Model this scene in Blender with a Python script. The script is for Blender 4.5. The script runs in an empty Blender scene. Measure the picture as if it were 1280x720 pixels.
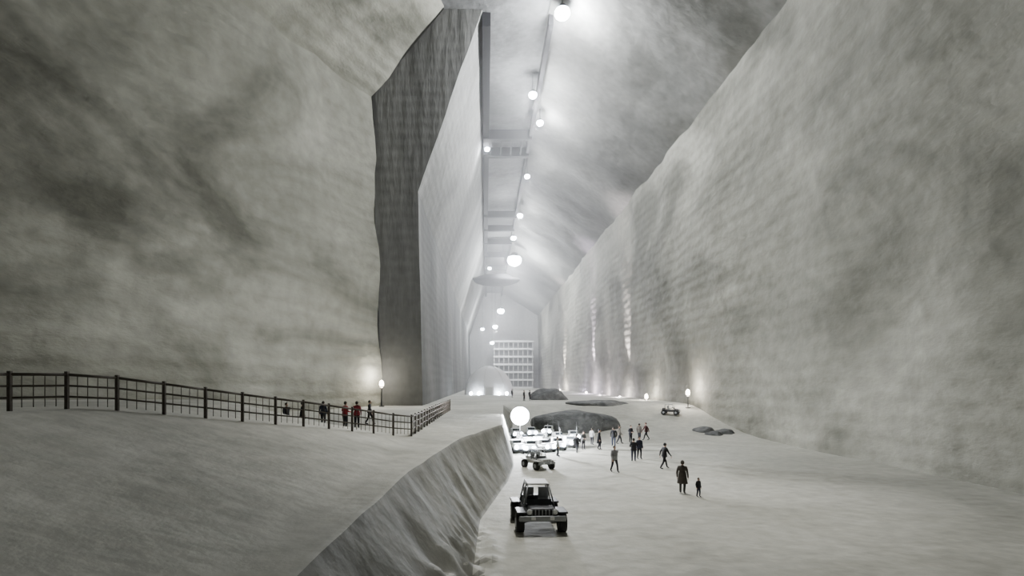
import bpy, bmesh, math, random
from mathutils import Vector, Matrix, noise
random.seed(7)
F=700.0; CX=607.0; CY=478.0; CH=6.0
def W(px,py,D): return Vector(((px-CX)*D/F, D, CH+(CY-py)*D/F))
def sm(a,b,x):
    t=max(0,min(1,(x-a)/(b-a))); return t*t*(3-2*t)
def interp(x,pts):
    if x<=pts[0][0]: return pts[0][1]
    for (a,va),(b,vb) in zip(pts,pts[1:]):
        if x<=b: return va+(vb-va)*(x-a)/(b-a)
    return pts[-1][1]
scene=bpy.context.scene
# ---------------- materials
def mat(name,col,rough=.7,metal=0,emit=None,es=0,var=.12,scale=6):
    m=bpy.data.materials.new(name); m.use_nodes=True
    nt=m.node_tree; b=nt.nodes['Principled BSDF']
    b.inputs['Roughness'].default_value=rough; b.inputs['Metallic'].default_value=metal
    tc=nt.nodes.new('ShaderNodeTexCoord'); n=nt.nodes.new('ShaderNodeTexNoise'); n.inputs['Scale'].default_value=scale
    nt.links.new(tc.outputs['Object'],n.inputs['Vector'])
    r=nt.nodes.new('ShaderNodeValToRGB')
    r.color_ramp.elements[0].position=.3; r.color_ramp.elements[1].position=.7
    r.color_ramp.elements[0].color=[c*(1-var) for c in col]+[1]
    r.color_ramp.elements[1].color=[min(1,c*(1+var)) for c in col]+[1]
    nt.links.new(n.outputs['Fac'],r.inputs['Fac']); nt.links.new(r.outputs['Color'],b.inputs['Base Color'])
    if emit: b.inputs['Emission Color'].default_value=(*emit,1); b.inputs['Emission Strength'].default_value=es
    return m
def rock(name,c1,c2,c3,scale=.05,stretch=(1,1,3),rot=(0,0,0),bump=.6,fine=1.2,bscale=.5,groove=0,lo=.32,hi=.68):
    m=bpy.data.materials.new(name); m.use_nodes=True
    nt=m.node_tree; L=nt.links; N=nt.nodes; b=N['Principled BSDF']; b.inputs['Roughness'].default_value=.8
    b.inputs['Specular IOR Level'].default_value=.25
    g=N.new('ShaderNodeNewGeometry'); mp=N.new('ShaderNodeMapping'); mp.inputs['Scale'].default_value=stretch; mp.inputs['Rotation'].default_value=rot
    L.new(g.outputs['Position'],mp.inputs['Vector'])
    n1=N.new('ShaderNodeTexNoise'); n1.inputs['Scale'].default_value=scale; n1.inputs['Detail'].default_value=6; n1.inputs['Roughness'].default_value=.52; n1.inputs['Distortion'].default_value=1.0
    L.new(mp.outputs['Vector'],n1.inputs['Vector'])
    r=N.new('ShaderNodeValToRGB'); e=r.color_ramp.elements
    e[0].position=lo; e[0].color=(*c1,1); e[1].position=hi; e[1].color=(*c3,1); x=e.new(.5); x.color=(*c2,1)
    L.new(n1.outputs['Fac'],r.inputs['Fac'])
    n2=N.new('ShaderNodeTexNoise'); n2.inputs['Scale'].default_value=fine; n2.inputs['Detail'].default_value=6
    L.new(g.outputs['Position'],n2.inputs['Vector'])
    mx=N.new('ShaderNodeMixRGB'); mx.blend_type='OVERLAY'; mx.inputs['Fac'].default_value=.3
    L.new(r.outputs['Color'],mx.inputs['Color1']); L.new(n2.outputs['Fac'],mx.inputs['Color2'])
    last=mx
    n3=N.new('ShaderNodeTexNoise'); n3.inputs['Scale'].default_value=bscale; n3.inputs['Detail'].default_value=7
    L.new(mp.outputs['Vector'],n3.inputs['Vector'])
    h=n3.outputs['Fac']
    if groove:
        wv=N.new('ShaderNodeTexWave'); wv.bands_direction='Z'; wv.inputs['Scale'].default_value=.22; wv.inputs['Distortion'].default_value=3.0; wv.inputs['Detail'].default_value=4; wv.inputs['Detail Scale'].default_value=.4
        L.new(g.outputs['Position'],wv.inputs['Vector'])
        ma=N.new('ShaderNodeMath'); ma.operation='MULTIPLY_ADD'; ma.inputs[1].default_value=groove
        L.new(wv.outputs['Fac'],ma.inputs[0]); L.new(h,ma.inputs[2]); h=ma.outputs[0]
    L.new(last.outputs['Color'],b.inputs['Base Color'])
    bp=N.new('ShaderNodeBump'); bp.inputs['Strength'].default_value=bump; bp.inputs['Distance'].default_value=1.0
    L.new(h,bp.inputs['Height']); L.new(bp.outputs['Normal'],b.inputs['Normal'])
    return m,last,b
M={}
M['wl'],_,_=rock('salt_rock_left',(.12,.119,.095),(.29,.287,.24),(.41,.405,.345),.035,(1,1,2.0),(.5,.35,0),.5,.8,.3,.15,.37,.63)
M['wr'],_,_=rock('salt_rock_right',(.15,.149,.124),(.26,.257,.218),(.36,.355,.305),.045,(1,1,1.6),(.6,-.3,0),.5,.8,.3,.12,.36,.64)
M['dark'],_,_=rock('salt_cut_shaded',(.10,.101,.094),(.15,.15,.14),(.22,.22,.205),.05,(1.6,1.2,.3),(0,.5,0),.3,1,.5,.10)  # same cut salt, end face shade put into the colour
M['cut'],_,_=rock('salt_cut_smooth',(.15,.152,.143),(.25,.252,.24),(.38,.38,.365),.07,(1,.7,.25),(0,0,0),.3,1,.5,.10)
M['cutlow'],_,_=rock('salt_cut_lower_shade',(.07,.072,.068),(.12,.122,.116),(.20,.20,.19),.07,(1,.7,.25),(0,0,0),.3,1,.5,.10)  # darker copy of the smooth cut, paints the shade below the knee
M['slope'],_,_=rock('salt_cut_slope',(.14,.141,.132),(.20,.202,.19),(.27,.27,.255),.045,(1,1,.6),(0,.6,0),.25,1,.4,.05,.35,.65)
M['ceil'],_,_=rock('salt_ceiling',(.11,.113,.112),(.16,.163,.162),(.22,.225,.225),.08,(1,1,1),(0,0,0),.3)
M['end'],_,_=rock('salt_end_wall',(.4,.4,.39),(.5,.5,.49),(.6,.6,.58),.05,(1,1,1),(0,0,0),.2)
M['mound'],_,_=rock('dark_salt_heap',(.08,.083,.083),(.13,.133,.13),(.19,.192,.187),.4,(1,1,1),(0,0,0),.5,2,1.5)
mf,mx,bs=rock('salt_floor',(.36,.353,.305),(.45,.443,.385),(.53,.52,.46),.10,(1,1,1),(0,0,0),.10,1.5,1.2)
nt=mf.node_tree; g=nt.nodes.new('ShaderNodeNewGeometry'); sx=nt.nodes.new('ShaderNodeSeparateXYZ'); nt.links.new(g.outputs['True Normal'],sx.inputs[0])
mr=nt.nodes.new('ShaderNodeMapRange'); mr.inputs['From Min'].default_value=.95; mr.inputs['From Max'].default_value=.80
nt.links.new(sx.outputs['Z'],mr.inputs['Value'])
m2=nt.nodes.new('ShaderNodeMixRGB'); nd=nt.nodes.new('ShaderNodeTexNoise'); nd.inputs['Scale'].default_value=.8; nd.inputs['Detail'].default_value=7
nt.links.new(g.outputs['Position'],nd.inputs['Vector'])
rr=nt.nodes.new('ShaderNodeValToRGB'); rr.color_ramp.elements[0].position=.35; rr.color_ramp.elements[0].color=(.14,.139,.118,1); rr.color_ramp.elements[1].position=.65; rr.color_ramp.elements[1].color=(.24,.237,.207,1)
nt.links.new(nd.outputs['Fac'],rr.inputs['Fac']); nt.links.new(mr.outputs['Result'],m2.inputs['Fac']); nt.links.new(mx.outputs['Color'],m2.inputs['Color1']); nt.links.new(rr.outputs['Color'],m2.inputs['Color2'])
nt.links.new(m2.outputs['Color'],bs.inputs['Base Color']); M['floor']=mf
M['steel']=mat('dark_steel',(.05,.052,.055),.5,.6)
M['beam']=mat('blackened_beam',(.012,.012,.014),.8)
M['wood']=mat('fence_wood',(.10,.085,.07),.8)
M['grey']=mat('grey_metal',(.3,.31,.32),.5,.5)
M['dgrey']=mat('void_shade_panel',(.06,.063,.066),.6)  # shade of the open storeys painted as dark backing
M['white']=mat('white_fabric',(.8,.8,.8),.6,var=.05)
M['pale']=mat('pale_paint',(.6,.6,.58),.6,var=.05)
M['lamp']=mat('lamp_glass',(.9,.9,1),.3,emit=(.80,.89,1),es=90)
M['lampw']=mat('lamp_glass_warm',(1,.95,.85),.3,emit=(1,.85,.68),es=25)
M['black']=mat('black_plastic',(.02,.02,.022),.5)
M['tyre']=mat('tyre_rubber',(.025,.025,.025),.9)
M['glass']=mat('tinted_window',(.05,.055,.06),.12)
# ---------------- helpers
class MB:
    def __init__(s): s.bm=bmesh.new(); s.mats=[]
    def mi(s,k):
        m=M[k] if isinstance(k,str) else k
        if m not in s.mats: s.mats.append(m)
        return s.mats.index(m)
    def _fin(s,vs,k,smooth=False):
        i=s.mi(k); fs=set()
        for v in vs:
            for f in v.link_faces: fs.add(f)
        for f in fs: f.material_index=i; f.smooth=smooth
        return fs
    def box(s,c,size,k,rot=None,bev=0,taper=None):
        r=bmesh.ops.create_cube(s.bm,size=1); vs=r['verts']
        for v in vs:
            v.co=Vector((v.co.x*size[0],v.co.y*size[1],v.co.z*size[2]))
            if taper and v.co.z>0: v.co.x*=taper[0]; v.co.y*=taper[1]
        if rot is not None: bmesh.ops.transform(s.bm,matrix=rot.to_4x4(),verts=vs)
        bmesh.ops.translate(s.bm,vec=Vector(c),verts=vs)
        s._fin(vs,k)
        if bev:
            es=list({e for v in vs for e in v.link_edges})
            i=s.mi(k)
            rb=bmesh.ops.bevel(s.bm,geom=es,offset=bev,segments=2,affect='EDGES',profile=.6)
            for f in rb['faces']: f.material_index=i; f.smooth=True
    def cyl(s,a,b,r1,k,r2=None,n=10):
        a=Vector(a); b=Vector(b); d=b-a
        if r2 is None: r2=r1
        q=Vector((0,0,1)).rotation_difference(d)
        mtx=Matrix.Translation((a+b)/2)@q.to_matrix().to_4x4()
        r=bmesh.ops.create_cone(s.bm,cap_ends=True,segments=n,radius1=r1,radius2=r2,depth=d.length,matrix=mtx)
        for f in s._fin(r['verts'],k):
            if len(f.verts)==4: f.smooth=True
    def ball(s,c,r,k,sc=(1,1,1),u=14,v=9,amp=0):
        rr_=bmesh.ops.create_uvsphere(s.bm,u_segments=u,v_segments=v,radius=1)
        for vt in rr_['verts']:
            q=Vector(vt.co); f=1
            if amp: f=1+amp*noise.noise(q*1.6+Vector(c)*.37+Vector((r*3,sc[0],0)))
            vt.co=Vector((q.x*r*sc[0]*f,q.y*r*sc[1]*f,q.z*r*sc[2]*f))+Vector(c)
        s._fin(rr_['verts'],k,True)
    def obj(s,name,loc=(0,0,0),rz=0,scale=1):
        me=bpy.data.meshes.new(name); s.bm.normal_update(); s.bm.to_mesh(me); s.bm.free()
        for m in s.mats: me.materials.append(m)
        o=bpy.data.objects.new(name,me); scene.collection.objects.link(o)
        o.location=loc; o.rotation_euler[2]=rz; o.scale=(scale,)*3
        return o
def disp(p,amp,sc):
    v=Vector(p)*sc
    n=noise.noise_vector(v)+.5*noise.noise_vector(v*2.3)+.25*noise.noise_vector(v*5.1)
    return Vector(p)+n*amp
def patches(name,quads,k,amp=.4,sc=.12,step=1.6):
    bm=bmesh.new(); mats=[]
    for qd in quads:
        kk=qd[4] if len(qd)>4 else k
        if kk not in mats: mats.append(kk)
        a,b,c,d=map(Vector,qd[:4])
        nu=max(2,min(160,int(max((b-a).length,(c-d).length)/step))); nv=max(2,min(60,int(max((d-a).length,(c-b).length)/step)))
        grid=[]
        for j in range(nv+1):
            t=j/nv; row=[]
            for i in range(nu+1):
                s=i/nu
                p=(a*(1-s)+b*s)*(1-t)+(d*(1-s)+c*s)*t
                row.append(bm.verts.new(disp(p,amp,sc)))
            grid.append(row)
        for j in range(nv):
            for i in range(nu):
                f=bm.faces.new((grid[j][i],grid[j][i+1],grid[j+1][i+1],grid[j+1][i])); f.smooth=True; f.material_index=mats.index(kk)
    me=bpy.data.meshes.new(name); bm.to_mesh(me); bm.free()
    for kk in mats: me.materials.append(M[kk])
    o=bpy.data.objects.new(name,me); scene.collection.objects.link(o); return o
# ---------------- ground height
EDGE=[(5,-3.0),(9.5,-2.9),(18.8,-2.6),(30,-1.4),(40,1.2),(60,1.9),(95,3)]
TOE=[(5,-.6),(17.4,-.4),(24.4,-.24),(34,1.35),(40,2.0),(60,2.8),(95,5)]
def H(x,y,n=True):
    base=3.0*sm(58,82,y)
    e=interp(y,EDGE); t=interp(y,TOE)
    ter=3.0+.24*max(0,min(9,-4-x))*(1-sm(27,36,y))
    k=max(0,min(1,(x-e)/(t-e)))
    h=ter*(1-k)+base*k if k<1 else base
    if n:
        p=Vector((x,y,0))
        h+=.05*noise.noise(p*.5)
        if 0<k<1: h+=.12*math.sin(k*math.pi)*noise.noise(p*.7)*2*(1 if y<26 else .5)
        rk=sm(.45,.75,k)*(1-sm(.3,1.0,x-t))*(1-sm(20,25,y))
        if rk>0: h+=rk*(.25*noise.noise(p*1.3)+.16*noise.noise(p*3.1+Vector((3,1,0)))+.08)
    return h
bm=bmesh.new(); ys=[-25,-10,0,4]; y=6.0
while y<60: ys.append(y); y+=.2 if y<27 else (.35 if y<40 else .6)
while y<312: ys.append(y); y+=2.5
offs=[0]; d=.18
while offs[-1]<58: offs.append(offs[-1]+d); d=min(3,d*1.07)
grid=[]
for y in ys:
    e=interp(y,EDGE); t=interp(y,TOE); nb=16
    xs=[e-o for o in reversed(offs)]+[e+(t-e)*i/nb for i in range(1,nb)]+[t+o for o in offs]
    grid.append([bm.verts.new((x,y,H(x,y))) for x in xs])
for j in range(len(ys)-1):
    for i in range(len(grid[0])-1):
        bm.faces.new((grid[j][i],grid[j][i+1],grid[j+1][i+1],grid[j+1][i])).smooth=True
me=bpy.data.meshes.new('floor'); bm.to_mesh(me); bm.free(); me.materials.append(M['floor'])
fo=bpy.data.objects.new('floor',me); scene.collection.objects.link(fo)
# ---------------- walls
B=-1.5; ZC=54; FE=302
patches('wall_left',[((-48,-20,B),(-36,26,B),(-38,26,42.8),(-50,-20,42.8)),((-36,26,B),(-13.1,72,B),(-14.9,72,42.8),(-38,26,42.8)),
  ((-50,-20,42.8),(-38,26,42.8),(-28,26,ZC),(-40,-20,ZC)),((-38,26,42.8),(-14.9,72,42.8),(-5.3,72,ZC),(-28,26,ZC))],'wl',.8,.09)
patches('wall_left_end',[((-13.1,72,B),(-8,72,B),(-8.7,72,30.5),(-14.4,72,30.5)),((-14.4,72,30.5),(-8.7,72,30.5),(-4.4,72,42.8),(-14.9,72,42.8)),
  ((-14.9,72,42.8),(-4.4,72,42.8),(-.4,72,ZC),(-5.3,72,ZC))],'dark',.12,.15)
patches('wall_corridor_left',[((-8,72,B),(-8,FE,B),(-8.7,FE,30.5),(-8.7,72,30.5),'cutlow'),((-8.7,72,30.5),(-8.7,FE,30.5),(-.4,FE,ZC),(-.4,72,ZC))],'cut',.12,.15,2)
KX,KZ=28.0,41.5
patches('wall_right',[((29,-20,B),(29,90,B),(KX,90,KZ),(KX,-20,KZ)),((29,90,B),(29,FE,B),(KX,FE,KZ),(KX,90,KZ),'wr')],'wr',.6,.1,1.5)
patches('wall_right_slope',[((KX,-20,KZ),(KX,90,KZ),(8.5,90,ZC),(8.5,-20,ZC)),((KX,90,KZ),(KX,FE,KZ),(8.5,FE,ZC),(8.5,90,ZC))],'slope',.6,.1,1.5)
patches('ceiling',[((-.4,72,ZC),(8.5,72,ZC),(8.5,FE,ZC),(-.4,FE,ZC)),((-5.3,72,ZC),(8.5,72,ZC),(8.5,26,ZC),(-28,26,ZC)),((-28,26,ZC),(8.5,26,ZC),(8.5,-20,ZC),(-40,-20,ZC))],'ceil',.12,.15,2.2)
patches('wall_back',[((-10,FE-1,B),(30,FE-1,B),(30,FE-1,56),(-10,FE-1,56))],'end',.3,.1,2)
# ceiling beams and rails
b=MB()
b.box((.1,187,53.0),(1.1,229,1.8),'beam'); b.box((8.5,190,53.0),(.6,235,1.4),'beam')
for D in (106,114,156,170,186,205,228,250): b.box((4.2,D,52.7),(9,1.2,1.8),'beam')
for xx in (1,3,5,7): b.box((xx,110,52.2),(.3,8,.4),'beam')
b.obj('ceiling_beam_frame')
b=MB(); b.ball((0,0,0),1,'beam',(8,6,2.0),30,16,.12)
for xx in (-4,4): b.cyl((xx,0,.5),(xx*.6,0,12),.07,'steel',n=6)
b.obj('dark_shape_standin',(3.6,196,41.8))  # made-up hanging dish, stands in for a dark shape under the ceiling
# far terraced building
b=MB()
for i in range(6):
    z=3+i*3.9
    b.box((0,0,z+.4),(20,5,.9),'white')
    for j in range(9): b.box((-9.6+j*2.4,-1.8,z+2.1),(.4,.4,3.4),'pale')
    b.box((0,-2.3,z+1.5),(20,.08,.2),'grey'); b.box((0,1.8,z+2.1),(20,.2,3.5),'dgrey')
b.box((0,0,26.7),(20.5,5.4,.8),'white')
b.obj('terraced_gallery_building',(14,284,0))
# dome tent
b=MB()
bm=b.bm; R=6.0; nseg=28; nr=10; rows=[]
for j in range(nr+1):
    a=j/nr*math.pi/2
    rows.append([bm.verts.new((R*math.cos(a)*math.cos(t*2*math.pi/nseg)*1.0,R*math.cos(a)*math.sin(t*2*math.pi/nseg),7.2*math.sin(a))) for t in range(nseg)] if j<nr else [bm.verts.new((0,0,7.2))])
i=b.mi('white')
for j in range(nr):
    for t in range(nseg):
        t2=(t+1)%nseg
        f=bm.faces.new((rows[j][t],rows[j][t2],rows[j+1][t2],rows[j+1][t])) if j<nr-1 else bm.faces.new((rows[j][t],rows[j][t2],rows[nr][0]))
        f.material_index=i; f.smooth=True
for t in range(0,nseg,4):
    for j in range(nr-1): b.cyl(rows[j][t].co*1.005,rows[j+1][t].co*1.005,.05,'pale',n=6)
b.box((0,-6.1,1.1),(2.4,1.6,2.2),'white',bev=.2); b.box((0,-6.95,1.0),(1.5,.1,1.8),'pale')
for xx in (-4.2,-2.4,2.4,4.2): b.ball((xx,-6.2,.5),.4,'lamp')
DT=b.obj('dome_tent',((611-607)*138/700,138,H(0,138)-.1))
# ---------------- fence
FP=[(-17.5,12),(-12.5,19),(-9,24),(-4.1,31),(-4.0,45),(-3.8,60)]
b=MB(); prev=None
pts=[]
for (a,c) in zip(FP,FP[1:]):
    L=math.dist(a,c); n=max(1,round(L/1.5))
    for q in range(n): pts.append((a[0]+(c[0]-a[0])*q/n,a[1]+(c[1]-a[1])*q/n))
pts.append(FP[-1])
for p in pts:
    z=H(*p); P=Vector((p[0],p[1],z))
    b.box(P+Vector((0,0,.55)),(.1,.1,1.3),'wood')
    if prev is not None:
        for hh in (1.1,.75,.4): b.cyl(prev+Vector((0,0,hh)),P+Vector((0,0,hh)),.035 if hh<1 else .05,'wood',n=6)
        for q in range(1,5): 
            m_=prev.lerp(P,q/5); b.cyl(m_+Vector((0,0,.1)),m_+Vector((0,0,1.1)),.014,'wood',n=5)
    prev=P
b.obj('wooden_fence')
# ---------------- lights
PW=.66
def pl(name,loc,pw,r=.4,col=(.95,.97,1)):
    l=bpy.data.lights.new(name,'POINT'); l.energy=pw*PW; l.shadow_soft_size=r; l.color=col
    o=bpy.data.objects.new(name,l); o.location=loc; scene.collection.objects.link(o); return o
def ceiling_lamp(loc,r,pw,hang=1.2,col=(.95,.97,1),spot=None):
    b=MB(); b.cyl((0,0,r*.6),(0,0,hang+.1),.06,'steel',n=6); b.cyl((0,0,r*.3),(0,0,r*.9),r*.9,'steel',r2=r*.4,n=14)
    b.ball((0,0,-r*.15),r,'lamp',(1,1,.8)); o=b.obj('ceiling_lamp',loc)
    if spot:
        l=bpy.data.lights.new('added_floor_spot','SPOT'); l.energy=pw*PW; l.shadow_soft_size=r; l.color=col; l.spot_size=math.radians(spot[1]); l.spot_blend=1
        lo=bpy.data.objects.new('added_floor_spot',l); lo.location=(0,0,-r-.2); scene.collection.objects.link(lo); lo.parent=o
        lo.rotation_euler=(Vector(spot[0])-Vector(loc)).to_track_quat('-Z','Y').to_euler()
    else:
        l=pl('added_floor_spot',(0,0,-r-.2),pw,r,col); l.parent=o
for px,py,D,r,pw in [(703,15,69,.95,55000),(666,118,87,.65,22000),(675,153,97,.6,20000),(609,186,110,.5,2500),(659,220,116,.55,14000),(650,269,146,.75,20000),
    (642,297,168,.8,16000),(643,324,188,2.4,150000),(612,335,215,.7,5000)]:
    v=W(px,py,D); ceiling_lamp(v,r,pw,max(.5,53.9-v.z-max(0,v.x-8.5)*.64))
for px,py,D,r,pw in [(626,388,262,1.7,60000),(619,408,265,1.2,20000),(603,411,265,.9,9000),(615,428,268,1.0,15000)]:
    v=W(px,py,D); ceiling_lamp(v,r,pw,53.9-v.z)
ceiling_lamp((4,40,52),.7,100000,1.9,(1,.98,.92),((5,30,0),46))  # added lamp out of view, brightens the near floor and leaves sides dark
# wall base uplights along the right wall foot
def uplight(px,py,D,pw,col,r=.28,sp=0):
    v=W(px,py,D); z0=H(v.x,v.y)
    b=MB(); b.cyl((0,0,z0-v.z-.05),(0,0,-r),.07,'steel',n=8); b.cyl((0,0,z0-v.z-.03),(0,0,z0-v.z+.1),.35,'steel',n=12); b.ball((0,0,0),r,'lampw',(1,1,1.7)); b.cyl((0,0,-r*1.4),(0,0,-r*.6),r*.8,'steel')
    o=b.obj('wall_uplight',v); l=pl('uplight_bulb',(-.3,0,.8),pw,r,col); l.parent=o
    if sp:
        l=bpy.data.lights.new('uplight_beam','SPOT'); l.energy=sp; l.spot_size=math.radians(26); l.spot_blend=1; l.color=col; l.shadow_soft_size=r
        lo=bpy.data.objects.new('uplight_beam',l); lo.location=(-.5,0,.9); lo.rotation_euler=(math.pi,math.radians(7),0); scene.collection.objects.link(lo); lo.parent=o
uplight(860,491,76,1800,(1,.93,.85)); uplight(808,496,95,1500,(1,.93,.85),.3); uplight(775,498,113,2500,(1,.90,.94),.3,150000); uplight(752,497,131,3500,(1,.85,.95),.35,10000)
uplight(733,492,148,6000,(.9,.76,1),.3,250000); uplight(700,488,200,6000,(1,.9,.9),.3,250000); uplight(477,480,69,1200,(1,.95,.85))
# ground floodlight
fx,fy=(650-607)*52/700,52.0
b=MB(); hz=2.9
for a in (0,2.1,4.2): b.cyl((.8*math.cos(a),.8*math.sin(a),0),(0,0,1.2),.035,'steel',n=6)
b.cyl((0,0,1),(0,0,hz-.3),.05,'steel'); b.cyl((0,.5,hz),(0,.1,hz),.55,'steel',r2=.85,n=20)
b.ball((0,-.05,hz),.85,'lamp',(1,.45,1),20,12)
o=b.obj('tripod_floodlight',(fx,fy,H(fx,fy)-.02)); l=pl('flood_bulb',(0,-.9,hz),28000,.6); l.parent=o
# ---------------- vehicles (off-road buggy)
def buggy(loc,rz,s=1,dark='black',name='off_road_buggy'):
    b=MB()
    b.box((0,0,.62),(1.25,2.5,.34),dark,bev=.08)
    b.box((0,-1.0,.82),(1.1,.75,.26),dark,bev=.07,taper=(.85,.8))
    b.box((0,-1.42,.6),(1.75,.16,.2),'grey',bev=.04)
    for i in range(-3,4): b.box((i*.13,-1.37,.78),(.04,.04,.24),'grey')
    for sx in (-1,1):
        b.ball((sx*.48,-1.36,.83),.11,'white',(1,.5,1),10,6)
        for yy in (-.95,.95):
            b.cyl((sx*.66,yy,.36),(sx*.95,yy,.36),.37,'tyre',n=20); b.cyl((sx*.9,yy,.36),(sx*.965,yy,.36),.18,'grey',n=12)
            b.box((sx*.78,yy,.80),(.36,.95,.07),dark,bev=.03)
            b.cyl((sx*.3,yy,.45),(sx*.7,yy,.36),.05,'steel',n=6)
        b.cyl((sx*.58,-.62,.85),(sx*.42,-.3,1.62),.035,'grey',n=6); b.cyl((sx*.58,.95,.8),(sx*.42,.75,1.62),.035,'grey',n=6); b.cyl((sx*.58,.2,.8),(sx*.42,.2,1.62),.03,'grey',n=6)
        b.cyl((sx*.42,-.3,1.62),(sx*.42,.75,1.62),.035,'grey',n=6)
        b.box((sx*.3,.15,.95),(.44,.45,.14),'grey',bev=.03); b.box((sx*.3,.4,1.2),(.42,.12,.5),'grey',bev=.03)
        b.box((sx*.35,-1.5,.62),(.16,.04,.1),'white')
    b.box((0,.3,1.67),(.86,1.1,.06),'white',bev=.02)
    b.box((0,-.52,1.02),(.96,.03,.22),'glass',rot=Matrix.Rotation(-.35,3,'X'))
    b.box((0,.95,.9),(1.1,.5,.3),dark,bev=.04)
    b.cyl((-.3,-.35,1.12),(-.3,-.28,1.16),.16,'black',n=14)
    return b.obj(name,loc,rz,s)
def place(px,fy):
    D=F*CH/(fy-CY); return ((px-CX)*D/F,D)
x,y=place(675,666); buggy((x,y+1.2,H(x,y)),.05,1.06)
x,y=place(674,588); buggy((x,y+1,H(x,y)),.5,.78,'pale')
x,y=(838-607)*72/700,72; buggy((x,y,H(x,y)),1.1,.8)
def kiddie(loc,rz,k):
    b=MB(); b.box((0,0,.42),(1.1,1.8,.4),k,bev=.15); b.box((0,-.5,.68),(.95,.7,.2),k,bev=.09); b.box((0,.35,.8),(.95,.5,.45),k,bev=.1)
    b.box((0,0,.25),(1.3,2.0,.16),'black',bev=.06); b.box((0,-.12,.85),(.75,.04,.3),'glass',rot=Matrix.Rotation(-.4,3,'X'))
    for sx in (-1,1):
        for yy in (-.6,.6): b.cyl((sx*.45,yy,.2),(sx*.62,yy,.2),.2,'tyre',n=14)
        b.ball((sx*.36,-.92,.5),.17,'lamp',u=8,v=6)
    b.cyl((.4,.7,.8),(.4,.8,1.9),.02,'grey',n=5)
    b.obj('kiddie_car',loc,rz)
for px,fy_,rz in [(646,565,.3),(664,566,-.2),(681,564,.5),(697,562,.1),(713,559,-.4),(655,556,.8),(676,555,-.5),(698,553,.3),(717,551,.0),(645,548,.2),(664,547,.1),(685,546,-.3)]:
    x,y=place(px,fy_); kiddie((x,y,H(x,y)),rz,'white')
# mounds, rocks
def heap(px,D,rx,ry,h,name='rock_heap',k='mound'):
    x=(px-607)*D/700; b=MB(); b.ball((0,0,0),1,k,(rx,ry,h),36,20,.25); return b.obj(name,(x,D,H(x,D)-.2))
heap(716,66,5.0,3.2,2.2); heap(686,96,3.2,2,2.3); heap(745,80,4.5,2.5,.8)
for px,D,s in [(880,64,1.0),(893,62,.8),(906,63,.9)]: heap(px,D,s*1.3,s,s*.7,'boulder')
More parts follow.
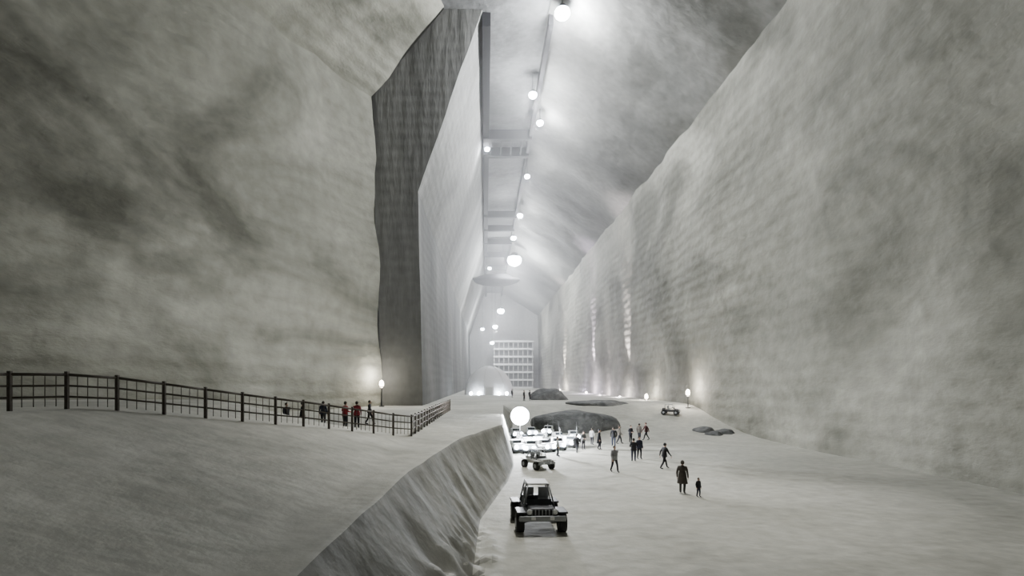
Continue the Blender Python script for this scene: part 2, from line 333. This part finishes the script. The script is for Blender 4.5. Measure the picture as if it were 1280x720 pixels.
# ---------------- people
def person_mesh(stride=.0,arm=.1,coat=False,hat=False,bendarm=False,lean=0):
    V=[];R=[];E=[]
    def v(p,r,par=None):
        V.append(p);R.append(r)
        if par is not None:E.append((par,len(V)-1))
        return len(V)-1
    pel=v((0,0,.96),(.155,.115)); sp=v((0,-lean*.4,1.14),(.15,.11),pel); ch=v((0,-lean*.8,1.33),(.175,.12),sp); nb=v((0,-lean,1.46),(.09,.075),ch); nk=v((0,-lean-.01,1.54),(.052,.055),nb)
    hands=[]
    for s in (-1,1):
        sh=v((s*.17,-lean*.9,1.41),(.075,.075),ch); d=s*stride*arm*3
        el=v((s*.235,-lean+d*.5+.03,1.14),(.055,.055),sh)
        if bendarm: wr=v((s*.17,-lean-.24,1.08),(.038,.038),el); pd=Vector((-s*.5,-.7,.1))
        else: wr=v((s*.245,-lean+d-.04,.90),(.038,.038),el); pd=Vector((0,-.15,-1))
        pd.normalize(); pm=v(tuple(Vector(V[wr])+pd*.085),(.042,.022),wr); hands.append((Vector(V[pm]),pd,s))
        hp=v((s*.085,0,.88),(.105,.105),pel); off=-s*stride
        kn=v((s*.10,off*.5-.04-abs(stride)*.05,.50),(.068,.07),hp); an=v((s*.10,off+(.04 if off>0 else 0),.10),(.048,.05),kn); v((s*.115,off-.16,.045),(.045,.04),an)
    me=bpy.data.meshes.new('p'); me.from_pydata(V,E,[]); o=bpy.data.objects.new('p',me); scene.collection.objects.link(o)
    md=o.modifiers.new('s','SKIN'); 
    for i,sv in enumerate(me.skin_vertices[0].data): sv.radius=R[i]; sv.use_root=(i==0)
    o.modifiers.new('ss','SUBSURF').levels=1
    dg=bpy.context.evaluated_depsgraph_get(); em=bpy.data.meshes.new_from_object(o.evaluated_get(dg))
    bpy.data.objects.remove(o)
    b=MB(); b.bm.from_mesh(em)
    for k in ['J','P','S','Hh','Sh']: M[k]=M.get(k) or mat('tmp_'+k,(.1,.1,.1)); b.mi(k)
    for f in b.bm.faces:
        c=f.calc_center_median(); f.smooth=True
        nearhand=any((c-h).length<.075 for h,_,_ in hands)
        if c.z<.1: i=4
        elif nearhand: i=2
        elif c.z>1.49: i=2
        elif c.z<.90 and abs(c.x)<.2: i=1
        else: i=0
        f.material_index=i
    for h,pd,s in hands:
        side=Vector((0,1,0)) if not bendarm else Vector((0,0,1)); curl=Vector((-s,0,0)) if not bendarm else Vector((0,0,-1))
        for q,ln in enumerate((.07,.08,.075,.06)):
            a=h+pd*.02+side*(-.03+q*.02)*(-1); m_=a+pd*ln*.55; e=m_+(pd*.7+curl*.6)*ln*.5
            b.cyl(a,m_,.009,'S',n=6); b.cyl(m_,e,.0085,'S',r2=.006,n=6)
        a=h-pd*.03-side*.035; m_=a+(pd*.6-side*.8)*.035; b.cyl(a,m_,.011,'S',n=6); b.cyl(m_,m_+pd*.035,.01,'S',r2=.007,n=6)
    hc=Vector((0,-lean-.02,1.635))
    b.ball(hc,.1,'S',(.78,.95,1.18),16,12); b.ball(hc+Vector((0,-.03,-.06)),.06,'S',(.85,.9,.9),10,8)
    b.cyl(hc+Vector((0,-.085,.02)),hc+Vector((0,-.115,-.02)),.008,'S',r2=.015,n=6)
    for s in (-1,1): b.ball(hc+Vector((s*.08,.005,-.005)),.025,'S',(.4,.8,1.2),8,6); b.ball(hc+Vector((s*.03,-.088,.01)),.01,'Hh',(1.2,.5,.7),8,6)
    b.box(hc+Vector((0,-.092,-.05)),(.04,.008,.008),'Hh')
    b.ball(hc+Vector((0,.018,.025)),.105,'Hh' if not hat else 'J',(.85,.93,1.1),16,12)
    zt,zb,rt,rb=(1.15,.55,.165,.25) if coat else (1.12,.84,.17,.205)
    r_=bmesh.ops.create_cone(b.bm,cap_ends=False,segments=20,radius1=rb,radius2=rt,depth=zt-zb,matrix=Matrix.Translation((0,-lean*.3,(zt+zb)/2))@Matrix.Diagonal((1,.78,1,1)))
    b._fin(r_['verts'],'J',True)
    me=bpy.data.meshes.new('person'); b.bm.to_mesh(me); b.bm.free()
    for m in b.mats: me.materials.append(m)
    return me
VAR=[person_mesh(.22,.25),person_mesh(.05,.1,coat=True,hat=True),person_mesh(.0,.1,bendarm=True,lean=.04),person_mesh(.3,.25,lean=.06,hat=True),person_mesh(.04,.1)]
PC={}
def pm(col):
    if col not in PC: PC[col]=mat('cloth_%d'%len(PC),col,.9,scale=9)
    return PC[col]
skin=mat('skin',(.5,.33,.25),.6); shoe=mat('shoe_leather',(.03,.03,.03),.6)
def person(x,y,h,var,j,p,rz,hair=(.03,.025,.02),name='person'):
    me=VAR[var].copy(); o=bpy.data.objects.new(name,me); scene.collection.objects.link(o)
    for i,m in enumerate([pm(j),pm(p),skin,pm(hair),shoe]): me.materials[i]=m
    o.location=(x,y,H(x,y)-.005); s=h/1.74; o.scale=(s*1.12,s*1.12,s); o.rotation_euler[2]=rz
K=(.02,.02,.025);G=(.3,.3,.3);BR=(.08,.07,.06);N_=(.03,.035,.06)
for px,fy_,h,var,j,p,rz,nm in [(853,617,1.78,1,BR,(.05,.05,.05),2.6,'person'),(873,621,1.0,4,K,N_,.4,'child'),(830,586,1.78,3,K,K,1.9,'person'),(768,590,1.75,0,(.28,.28,.29),K,.3,'person'),
  (792,577,1.75,2,K,N_,2.9,'person'),(799,574,1.75,4,N_,K,.2,'person'),(749,562,1.8,1,K,K,1.2,'person'),(767,558,1.8,4,K,N_,3.1,'person'),(774,555,1.8,0,BR,K,1.5,'person'),
  (788,553,1.7,2,K,K,.5,'person'),(799,551,1.75,4,BR,K,2.2,'person'),(808,550,1.8,3,(.08,.03,.03),K,-1.4,'person'),(729,562,1.65,2,(.12,.12,.12),K,.5,'person'),(697,571,1.6,4,G,K,1.5,'person'),
  (740,556,1.6,4,G,K,2.5,'person'),(721,566,1.6,0,K,K,2.5,'person')]:
    x,y=place(px,fy_); person(x,y,h,var,j,p,rz,name=nm)
for px,D,h,var,j,rz in [(431,36,1.75,2,(.3,.03,.04),2.5),(446,37,1.75,4,(.22,.03,.04),3.3),(378,35,1.72,1,K,2.0),(358,35,1.65,0,K,1.0),(404,38,1.7,4,N_,3.0),(462,40,1.7,0,K,1.6)]:
    person((px-607)*D/700,D,h,var,j,K,rz)
for px,D,rz in [(655,90,1),(662,92,2),(640,110,2)]:
    x=(px-607)*D/700; person(x,D,1.7,4,K,K,rz)
# ---------------- air dust haze
b=MB(); mv=bpy.data.materials.new('salt_dust_air'); mv.use_nodes=True; nt=mv.node_tree; nt.nodes.clear()
out=nt.nodes.new('ShaderNodeOutputMaterial'); vs=nt.nodes.new('ShaderNodeVolumeScatter'); vs.inputs['Density'].default_value=.0028; vs.inputs['Anisotropy'].default_value=.5; vs.inputs['Color'].default_value=(.97,.975,1,1)
nt.links.new(vs.outputs[0],out.inputs['Volume'])
b.box((0,185,30),(140,235,70),mv); b.obj('dusty_air')
# world
w=bpy.data.worlds.new('World'); scene.world=w; w.use_nodes=True; w.node_tree.nodes['Background'].inputs[0].default_value=(.8,.82,.74,1); w.node_tree.nodes['Background'].inputs[1].default_value=.05
# camera
cd=bpy.data.cameras.new('camera'); cd.sensor_width=36; cd.lens=36*F/1280; cd.shift_x=(640-CX)/1280; cd.shift_y=(CY-360)/1280; cd.clip_end=1000
co=bpy.data.objects.new('camera',cd); co.location=(0,0,CH); co.rotation_euler=(math.pi/2,0,0); scene.collection.objects.link(co); scene.camera=co
